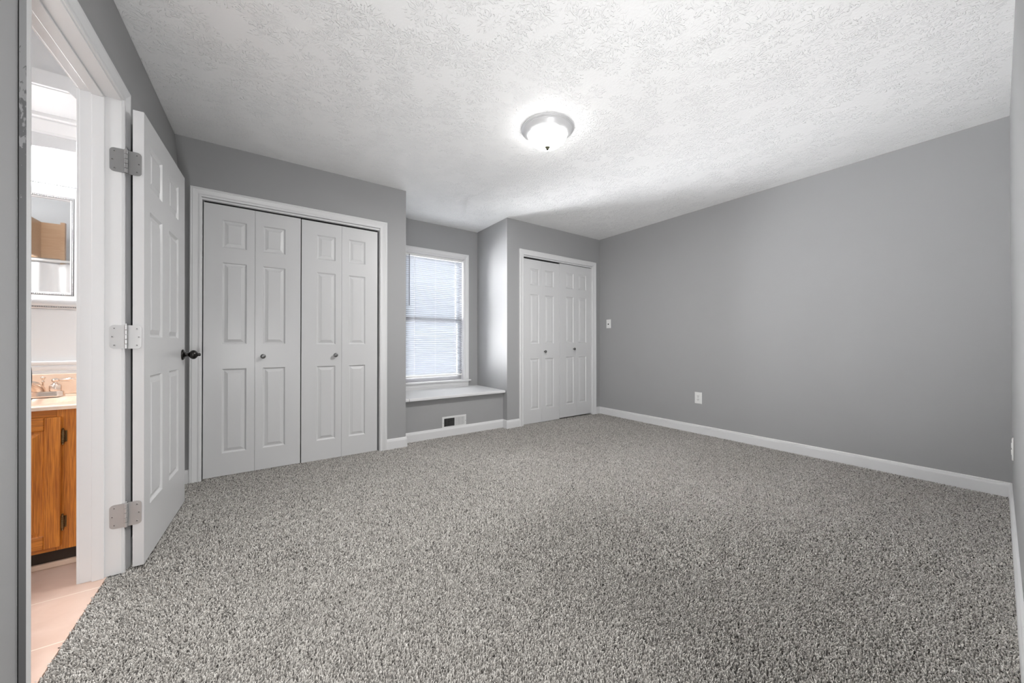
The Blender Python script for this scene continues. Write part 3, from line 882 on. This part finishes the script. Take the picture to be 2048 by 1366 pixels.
# ---- floor register on the low wall
VX0, VX1, VZ0, VZ1 = 1.572, 1.855, 0.077, 0.204
v = thing('wall_vent', ((VX0 + VX1) / 2, YP, VZ0), 'white metal air register under the window seat', 'air vent')
m = MB(); yv = YP - .006
ix0, ix1, iz0, iz1, mid = VX0 + .022, VX1 - .020, VZ0 + .022, VZ1 - .020, (VX0 + VX1) / 2 + .006
m.box(VX0, VX1, yv, YP, VZ0, iz0); m.box(VX0, VX1, yv, YP, iz1, VZ1); m.box(VX0, ix0, yv, YP, iz0, iz1); m.box(ix1, VX1, yv, YP, iz0, iz1); m.box(mid - .004, mid + .004, yv, YP, iz0, iz1)
m.build('frame', 'vent', v, bevel=.0015)
MB().box(ix0, ix1, YP - .0012, YP - .0004, iz0, iz1).build('duct_shade_plate', 'dark', v)  # dark plate standing in for the shade inside the duct
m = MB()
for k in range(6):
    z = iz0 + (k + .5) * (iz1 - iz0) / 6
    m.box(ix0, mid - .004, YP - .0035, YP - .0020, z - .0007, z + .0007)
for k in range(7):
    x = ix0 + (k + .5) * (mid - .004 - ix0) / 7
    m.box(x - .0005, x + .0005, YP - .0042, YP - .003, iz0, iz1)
m.build('open_louvre', 'hinge_old_vane_shade', v)  # white vanes coloured dark grey for the shade they sit in
m = MB()
for k in range(16):
    x = mid + .004 + (k + .5) * (ix1 - mid - .004) / 16
    a = MB().box(-.0036, .0036, -.0005, .0005, iz0, iz1)
    c, s_ = math.cos(rad(22)), math.sin(rad(22))
    a.map(lambda X, Y_, Z: (x + X * c - Y_ * s_, YP - .0035 + X * s_ + Y_ * c, Z))
    m.add(a.v, a.f)
m.build('closed_louvre', 'vent', v)
for x in (VX0 + .011, VX1 - .010):
    MB().lathe([(.003, 0), (.0028, .0015), (.001, .002)], (x, yv, (VZ0 + VZ1) / 2), 'y', 10, sign=-1).build('screw', 'nickel', v)

# ---- wall plates
def plate(fn, w_=.07, h_=.115, th=.006):
    """fn(along, out, up) -> world; a pillow-edged cover plate"""
    m = MB()
    q = [(-w_ / 2, -h_ / 2), (w_ / 2, -h_ / 2), (w_ / 2, h_ / 2), (-w_ / 2, h_ / 2)]
    r0 = [fn(a, 0, z) for a, z in q]; r1 = [fn(a, th * .5, z) for a, z in q]; r2 = [fn(a * (1 - .008 / w_), th, z * (1 - .008 / h_)) for a, z in q]
    m.add(r0 + r1 + r2, [(i, (i + 1) % 4, 4 + (i + 1) % 4, 4 + i) for i in range(4)] + [(4 + i, 4 + (i + 1) % 4, 8 + (i + 1) % 4, 8 + i) for i in range(4)] + [(8, 9, 10, 11), (0, 1, 2, 3)])
    return m
def outlet(name, loc, fn, label, w_=.078, h_=.125):
    t = thing(name, loc, label, 'outlet', 'white duplex outlets')
    plate(fn, w_, h_).build('cover_plate', 'plastic', t)
    for zc in (.0195, -.0195):
        m = MB(); n = 20; pts = []
        for k in range(n):
            a = 2 * math.pi * k / n; pts.append((.0172 * math.cos(a), max(-.0125, min(.0125, .0172 * math.sin(a)))))
        v0 = [fn(a, .006, z + zc) for a, z in pts]; v1 = [fn(a, .0085, z + zc) for a, z in pts]
        m.add(v0 + v1, [tuple(range(n, 2 * n))] + [(i, (i + 1) % n, n + (i + 1) % n, n + i) for i in range(n)])
        rc = m.build('receptacle', 'plastic', t)
        m = MB()
        for dx, hh in ((-.0062, .0048), (.0062, .0058)):
            m.add([fn(dx + a, .0088, zc + .004 + z) for a, z in ((-.0017, -hh), (.0017, -hh), (.0017, hh), (-.0017, hh))], [(0, 1, 2, 3)])
        m.add([fn(.0030 * math.cos(k * math.pi / 5), .0088, zc - .0082 + .0030 * math.sin(k * math.pi / 5)) for k in range(10)], [tuple(range(10))])
        m.build('slots', 'dark', rc)
    m = MB(); m.add([fn(.0028 * math.cos(k * math.pi / 5), .0066, .0028 * math.sin(k * math.pi / 5)) for k in range(10)], [tuple(range(10))])
    m.build('screw', 'nickel', t)
    return t
outlet('wall_outlet', (XR, 2.029, .384), lambda a, o, z: (XR - o, 2.029 - a, .384 + z), 'white duplex outlet low on the long blank wall')
outlet('wall_outlet', (3.47, yn(3.47), .386), lambda a, o, z: (3.47 + a, yn(3.47) + o, .386 + z), 'white outlet plate seen edge on at the right border of the photo', .075, .118)
t = thing('cable_plate', (XR, 3.257, 1.248), 'small white cable jack plate beside the corner closet', 'wall plate')
fn = lambda a, o, z: (XR - o, 3.257 - a, 1.248 + z)
plate(fn, .075, .120).build('cover_plate', 'plastic', t)
m = MB().lathe([(.0075, 0), (.0075, .003), (.0048, .0035), (.0048, .010), (.002, .0102)], (XR - .006, 3.257, 1.244), 'x', 14, sign=-1)
m.build('jack', 'bronze', t)

# ---- ceiling lamp
LC = (1.597, 1.846)
cl = thing('ceiling_light', (*LC, H), 'flush dome ceiling light with lit alabaster glass', 'ceiling light')
m = MB().lathe([(0.05, 0.0), (0.176, 0.0), (0.1785, -.003), (0.1785, -.008), (0.172, -.010), (0.172, -.013), (0.1655, -.016), (0.1655, -.019), (0.158, -.024), (0.1465, -.038), (0.1375, -.044), (0.134, -.046), (0.130, -.045), (0.128, -.040)], (*LC, H), 'z', 64)
m.build('pan', 'frame', cl, smooth=True, autosmooth=True)
# the bulbs' light leaves through the bottom of the bowl
lamp('ceiling_bulbs', 'AREA', (LC[0], LC[1], H - .0445 - .0825), 33.0, (1.0, 0.99, 0.97), aim=(LC[0], LC[1], 0), shape='DISK', size=0.10)
prof = []
for k in range(15):
    a = math.pi / 2 * k / 14
    prof.append((max(0.0005, 0.131 * math.cos(a)), -.0445 - 0.082 * math.sin(a) ** 1.0))
m = MB().lathe(prof, (*LC, H), 'z', 64)
m.build('glass_bowl', 'bowl', cl, smooth=True)
zb = -.0445 - .082
m = MB().lathe([(0.004, zb + .004), (0.0155, zb + .001), (0.0165, zb - .002), (0.013, zb - .006), (0.008, zb - .009), (0.0095, zb - .013), (0.006, zb - .018), (0.0005, zb - .019)], (*LC, H), 'z', 24)
tag(m.build('finial', 'finial', cl, smooth=True), 'small dark metal finial')

# ================================================================== bathroom things seen through the doorway
VF = 2.40          # vanity face
VXR = -0.632
cab = thing('vanity_cabinet', (-1.2, VF, 0), 'honey oak vanity cabinet beyond the bathroom doorway', 'cabinet')
m = MB()
m.box(-1.9, -1.884, VF + .02, BYB - .002, 0.088, 0.6965); m.box(VXR - .016, VXR, VF + .02, BYB - .002, 0.088, 0.6965); m.box(-1.884, VXR - .016, VF + .02, BYB - .002, 0.088, 0.10)
m.box(-1.884, VXR - .016, BYB - .012, BYB - .002, 0.10, 0.6965)
m.build('body', 'oak_v', cab)
for a0, a1 in ((-0.715, VXR), (-1.32, -1.26), (-1.9, -1.86)):
    MB().box(a0, a1, VF, VF + .02, 0.088, 0.696).build('face_stile', 'oak_v', cab, bevel=.0015)
for a0, a1 in ((-1.86, -1.32), (-1.26, -0.715)):
    for b0, b1 in ((0.655, 0.696), (0.088, 0.122)):
        MB().box(a0, a1, VF, VF + .02, b0, b1).build('face_rail', 'oak_h', cab, bevel=.0015)
MB().box(-1.9, VXR, VF + .068, VF + .08, -.004, 0.088).build('toe_kick', 'toe', cab)
def cab_door(x0, x1):
    z0, z1 = 0.107, 0.665; y0, y1 = VF - .018, VF
    r = .046; rr_ = .054
    q = MB(); a0, a1, b0, b1 = x0 + r, x1 - r, z0 + rr_, z1 - rr_
    prev = None
    for ins, dep in ((0, .006), (.004, .010), (.012, .010), (.030, .004), (.034, .004)):
        rr = [(a0 + ins, y0 + dep, b0 + ins), (a1 - ins, y0 + dep, b0 + ins), (a1 - ins, y0 + dep, b1 - ins), (a0 + ins, y0 + dep, b1 - ins)]
        if prev: q.add(prev + rr, [(0, 1, 5, 4), (1, 2, 6, 5), (2, 3, 7, 6), (3, 0, 4, 7)])
        prev = rr
    q.add(prev, [(0, 1, 2, 3)])
    d = q.build('door', 'oak_v', cab)
    for a0, a1 in ((x1 - r, x1), (x0, x0 + r)):
        MB().box(a0, a1, y0, y1, z0, z1).build('door_stile', 'oak_v', d, bevel=.004, seg=3)
    for b0, b1 in ((z0, z0 + rr_), (z1 - rr_, z1)):
        MB().box(x0 + r, x1 - r, y0, y1, b0, b1).build('door_rail', 'oak_h', d, bevel=.004, seg=3)
    return d
dr = cab_door(-1.265, -0.6985)
cab_door(-1.868, -1.312)
for zc in (0.578, 0.208):
    m = MB(); x = -0.6955; y = VF - .004
    m.box(x - .002, x + .011, VF - .003, VF, zc - .024, zc + .024)
    prof = [(.0015, -.036), (.004, -.034), (.0025, -.030), (.0055, -.026)]
    for k in range(5):
        z = -.024 + k * .0096; prof += [(.0058, z), (.0058, z + .0082), (.0045, z + .0086), (.0045, z + .0094)]
    prof += [(.0055, .026), (.0025, .030), (.004, .034), (.0015, .036)]
    m.lathe(prof, (x + .001, VF - .008, zc), 'z', 12)
    m.build('hinge', 'brass', dr)

# floor moulding strip under the toe kick
struct(MB().box(-1.9, VXR, VF + .050, VF + .067, -.004, 0.020).build('baseboard_bath', 'marble', bevel=.004), 'peach strip along the floor under the oak vanity', 'baseboard')

# countertop with moulded basin
ct = thing('countertop', (-1.2, 2.66, .70), 'peach cultured marble vanity top with moulded basin', 'countertop')
def counter():
    xs = np.linspace(-1.91, VXR, 97); ys = np.linspace(VF - .022, BYB - .0015, 49)
    m = MB(); v = []
    for y in ys:
        for x in xs:
            e_ = min(x - xs[0], y - ys[0], xs[-1] - x)
            z = 0.715
            u = ((x + .98) / .27) ** 2 + ((y - 2.61) / .165) ** 2
            if u < 1.45:
                z -= 0.004 * min(1, max(0, (1.45 - u) / .12))
            if u < 1.0: z -= 0.105 * (1 - u) ** .55
            if e_ < .006: z -= .004
            v.append((x, y, z))
    nx, ny = len(xs), len(ys)
    f = [(j * nx + i, j * nx + i + 1, (j + 1) * nx + i + 1, (j + 1) * nx + i) for j in range(ny - 1) for i in range(nx - 1)]
    m.add(v, f)
    # skirt
    z0 = .697
    a = [(x, ys[0], z0) for x in xs]; top = [v[i] for i in range(nx)]
    m.add(a + top, [(i, i + 1, nx + i + 1, nx + i) for i in range(nx - 1)])
    a = [(xs[-1], y, z0) for y in ys]; top = [v[j * nx + nx - 1] for j in range(ny)]
    m.add(a + top, [(i, i + 1, ny + i + 1, ny + i) for i in range(ny - 1)])
    m.add([(xs[0], ys[0], z0), (xs[-1], ys[0], z0), (xs[-1], VF + .01, z0), (xs[0], VF + .01, z0)], [(0, 1, 2, 3)])
    return m
o = counter().build('basin_top', 'marble', ct, smooth=True, autosmooth=True)
weld(o)
tag(MB().box(-1.91, VXR, BYB - .021, BYB - .001, .7155, .8225).build('backsplash', 'marble', bevel=.003), 'peach marble strip standing behind the faucet', 'backsplash')

# trim rail above the backsplash
m = MB()
m.sweep(None, [[(x, BYB - o, z) for o, z in ((0, .822), (.010, .822), (.012, .834), (.008, .838), (.014, .848), (.016, .860), (.010, .866), (.018, .874), (.020, .884), (0, .888))] for x in (-2.3, VXR)])
struct(m.build('trim_4', 'trim'), 'white moulding rail above the vanity backsplash', 'moulding')
m = MB()
m.sweep(None, [[(x, BYB - o, z) for o, z in ((0, 2.072), (.010, 2.072), (.014, 2.085), (.040, 2.120), (.046, 2.128), (.046, 2.136), (.058, 2.142), (.062, 2.158), (.062, 2.166), (0, 2.166))] for x in (-2.38, VXR)])
struct(m.build('trim_5', 'trim'), 'white crown moulding under the bathroom soffit', 'moulding')
m = MB(); m.box(BX, -0.735, 2.562, 2.58, 2.160, 2.228)
m.add([(-0.735, 2.562, 2.228), (-0.735, 2.562, 2.160), (-0.66, 2.562, 2.09), (-0.66, 2.562, 2.228), (-0.735, 2.58, 2.228), (-0.735, 2.58, 2.160), (-0.66, 2.58, 2.09), (-0.66, 2.58, 2.228)],
      [(0, 1, 2, 3), (4, 5, 6, 7), (0, 1, 5, 4), (1, 2, 6, 5), (2, 3, 7, 6), (3, 0, 4, 7)])
struct(m.build('trim_6', 'trim'), 'white fascia board along the soffit edge in the bathroom', 'moulding')
MB_s = MB().box(BX, -0.655, 2.581, BYB - .063, 2.158, 2.1655)
struct(MB_s.build('trim_7', 'trim'), 'white underside board of the bathroom soffit', 'soffit board')

# faucet
fa = thing('faucet', (-.90, 2.80, .715), 'nickel two handle faucet on the vanity top', 'faucet')
m = MB(); n = 24; FX, FY = -0.895, 2.795
def stad(l, r, z):
    pts = []
    for k in range(n):
        a = 2 * math.pi * k / n
        pts.append((FX + (l if math.cos(a) >= 0 else -l) + r * math.cos(a), FY + r * math.sin(a), z))
    return pts
rings = [stad(.062, .028, .7152), stad(.062, .028, .720), stad(.062, .025, .724), stad(.062, .0245, .738), stad(.061, .022, .742)]
m.add([p for r_ in rings for p in r_], [(i * n + k, i * n + (k + 1) % n, (i + 1) * n + (k + 1) % n, (i + 1) * n + k) for i in range(4) for k in range(n)] + [tuple(range(4 * n, 5 * n))])
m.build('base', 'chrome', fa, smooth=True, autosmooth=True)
for sx in (1, -1):
    hx = FX + sx * .058
    m = MB().lathe([(.0195, .740), (.0205, .744), (.0205, .766), (.0185, .772), (.012, .778), (.0075, .783), (.0075, .787), (.012, .791), (.0135, .797), (.011, .803), (.004, .807), (.0005, .807)], (hx, FY, 0), 'z', 24)
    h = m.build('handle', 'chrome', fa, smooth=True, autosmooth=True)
    m = MB().tube([(hx + sx * .008, FY, .797), (hx + sx * .016, FY - .002, .797), (hx + sx * .022, FY - .003, .797), (hx + sx * .046, FY - .008, .798), (hx + sx * .056, FY - .010, .799), (hx + sx * .060, FY - .011, .799), (hx + sx * .070, FY - .013, .799)], [.005, .0052, .0072, .0085, .0072, .0035, .0028], 12)
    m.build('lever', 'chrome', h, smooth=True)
m = MB().tube([(FX, FY + .004, .740), (FX, FY + .002, .752), (FX - .004, FY - .02, .775), (FX - .012, FY - .055, .790), (FX - .018, FY - .085, .786), (FX - .021, FY - .100, .770)], [.026, .025, .021, .016, .0135, .012], 20)
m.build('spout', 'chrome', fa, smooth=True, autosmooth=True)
m = MB().lathe([(.004, .76), (.004, .785), (.0065, .788), (.0045, .793), (.0035, .797), (.0065, .803), (.0085, .810), (.0080, .813), (.0005, .814)], (FX + .012, FY + .020, 0), 'z', 16)
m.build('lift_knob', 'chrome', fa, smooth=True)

# mirror
mr = thing('mirror', (-1.25, BYB, 1.17), 'silver beaded frame mirror above the vanity', 'mirror')
MX0, MX1, MZ0, MZ1 = -1.70, -0.742, 1.164, 1.822
m = MB()
FP = [(0.0, 0.0), (0.0, 0.010), (0.006, 0.016), (0.012, 0.016), (0.020, 0.024), (0.036, 0.028), (0.052, 0.022), (0.062, 0.014), (0.068, 0.013), (0.079, 0.013), (0.084, 0.010), (0.086, 0.004)]
rows = []
for cxn, czn in ((0, 0), (1, 0), (1, 1), (0, 1), (0, 0)):
    rows.append([((MX0 + i_ if cxn == 0 else MX1 - i_), BYB - .002 - o_, (MZ0 + i_ if czn == 0 else MZ1 - i_)) for i_, o_ in FP])
nv = len(FP); vv = [q for r_ in rows for q in r_]
m.add(vv, [(i * nv + k, i * nv + k + 1, (i + 1) * nv + k + 1, (i + 1) * nv + k) for i in range(4) for k in range(nv - 1)])
fr_ = m.build('frame', 'frame', mr, smooth=True, autosmooth=True)
def beads(ins, r):
    m = MB(); x0, x1, z0, z1 = MX0 + ins, MX1 - ins, MZ0 + ins, MZ1 - ins
    pitch = 2.06 * r; pts = []
    ro = 0.018 if ins < .03 else 0.0152
    gq = r * 1.45
    for a0, a1, b0, b1 in ((-1.15, x1 + gq, z0 - gq, z0 + gq), (-1.15, x1 + gq, z1 - gq, z1 + gq), (x1 - gq, x1 + gq, z0, z1)):
        m.box(a0, a1, BYB - ro - .0002, BYB - ro + .002, b0, b1, 1)
    nx = int((x1 - x0) / pitch); nz = int((z1 - z0) / pitch)
    pts += [(x0 + (x1 - x0) * k / nx, z) for z in (z0, z1) for k in range(nx + 1)]
    pts += [(x, z0 + (z1 - z0) * k / nz) for x in (x0, x1) for k in range(1, nz)]
    ro = 0.018 if ins < .03 else 0.0152
    for x, z in pts:
        if x < -1.15: continue
        v = []; f = []
        for i in range(4):
            ph = math.pi / 2 * min(i / 3, .97)
            for k in range(8):
                a = 2 * math.pi * k / 8; c = r * math.cos(ph)
                v.append((x + c * math.cos(a), BYB - ro - r * math.sin(ph), z + c * math.sin(a)))
        for i in range(3):
            for k in range(8): f.append((i * 8 + k, i * 8 + (k + 1) % 8, (i + 1) * 8 + (k + 1) % 8, (i + 1) * 8 + k))
        m.add(v, f)
    return m
beads(.0085, .0028).build('beading', ['bead', 'bronze'], fr_, autosmooth=True, smooth=True)
beads(.0735, .0028).build('beading', ['bead', 'bronze'], fr_, autosmooth=True, smooth=True)
g = .0845
MB().add([(MX0 + g, BYB - .006, MZ0 + g), (MX1 - g, BYB - .006, MZ0 + g), (MX1 - g, BYB - .006, MZ1 - g), (MX0 + g, BYB - .006, MZ1 - g)], [(0, 1, 2, 3)]).build('mirror_glass', 'silver', mr)

# what the mirror shows: plywood niche, rod and curtain opposite the vanity
pb = thing('plywood_niche', (-1.5, 1.0, 1.70), 'tan plywood panel above the curtain, seen in the mirror', 'panel')
MB().box(-2.2, -1.40, 1.0, 1.02, 1.715, 2.02).build('back_panel', 'ply', pb)
MB().box(-1.545, -1.530, 1.02, 1.60, 1.715, 2.02).build('side_panel', 'ply', pb)
MB().box(-1.42, -1.395, 1.0, 1.03, 1.66, 2.035).build('end_stile', 'ply', pb)
ro_ = MB().tube([(-2.38, 1.05, 1.690), (-0.75, 1.05, 1.690)], .0125, 16).build('curtain_rod', 'plastic', smooth=True)
tag(ro_, 'white curtain rod seen in the bathroom mirror', 'rod')
m = MB(); rows = []
for i in range(121):
    x = -2.30 + i * 1.45 / 120
    d = .035 * math.sin(i * .42) + .012 * math.sin(i * 1.1)
    rows.append([(x, 1.05 + d * (1.15 - .6 * (z - .1) / 1.55), z) for z in np.linspace(0.10, 1.668, 9)])
nr = 9; vv = [q for r_ in rows for q in r_]
m.add(vv, [(i * nr + k, i * nr + k + 1, (i + 1) * nr + k + 1, (i + 1) * nr + k) for i in range(120) for k in range(nr - 1)])
cu = m.build('shower_curtain', 'curtain', smooth=True)
tag(cu, 'white folded curtain hanging from the rod in the mirror', 'curtain')
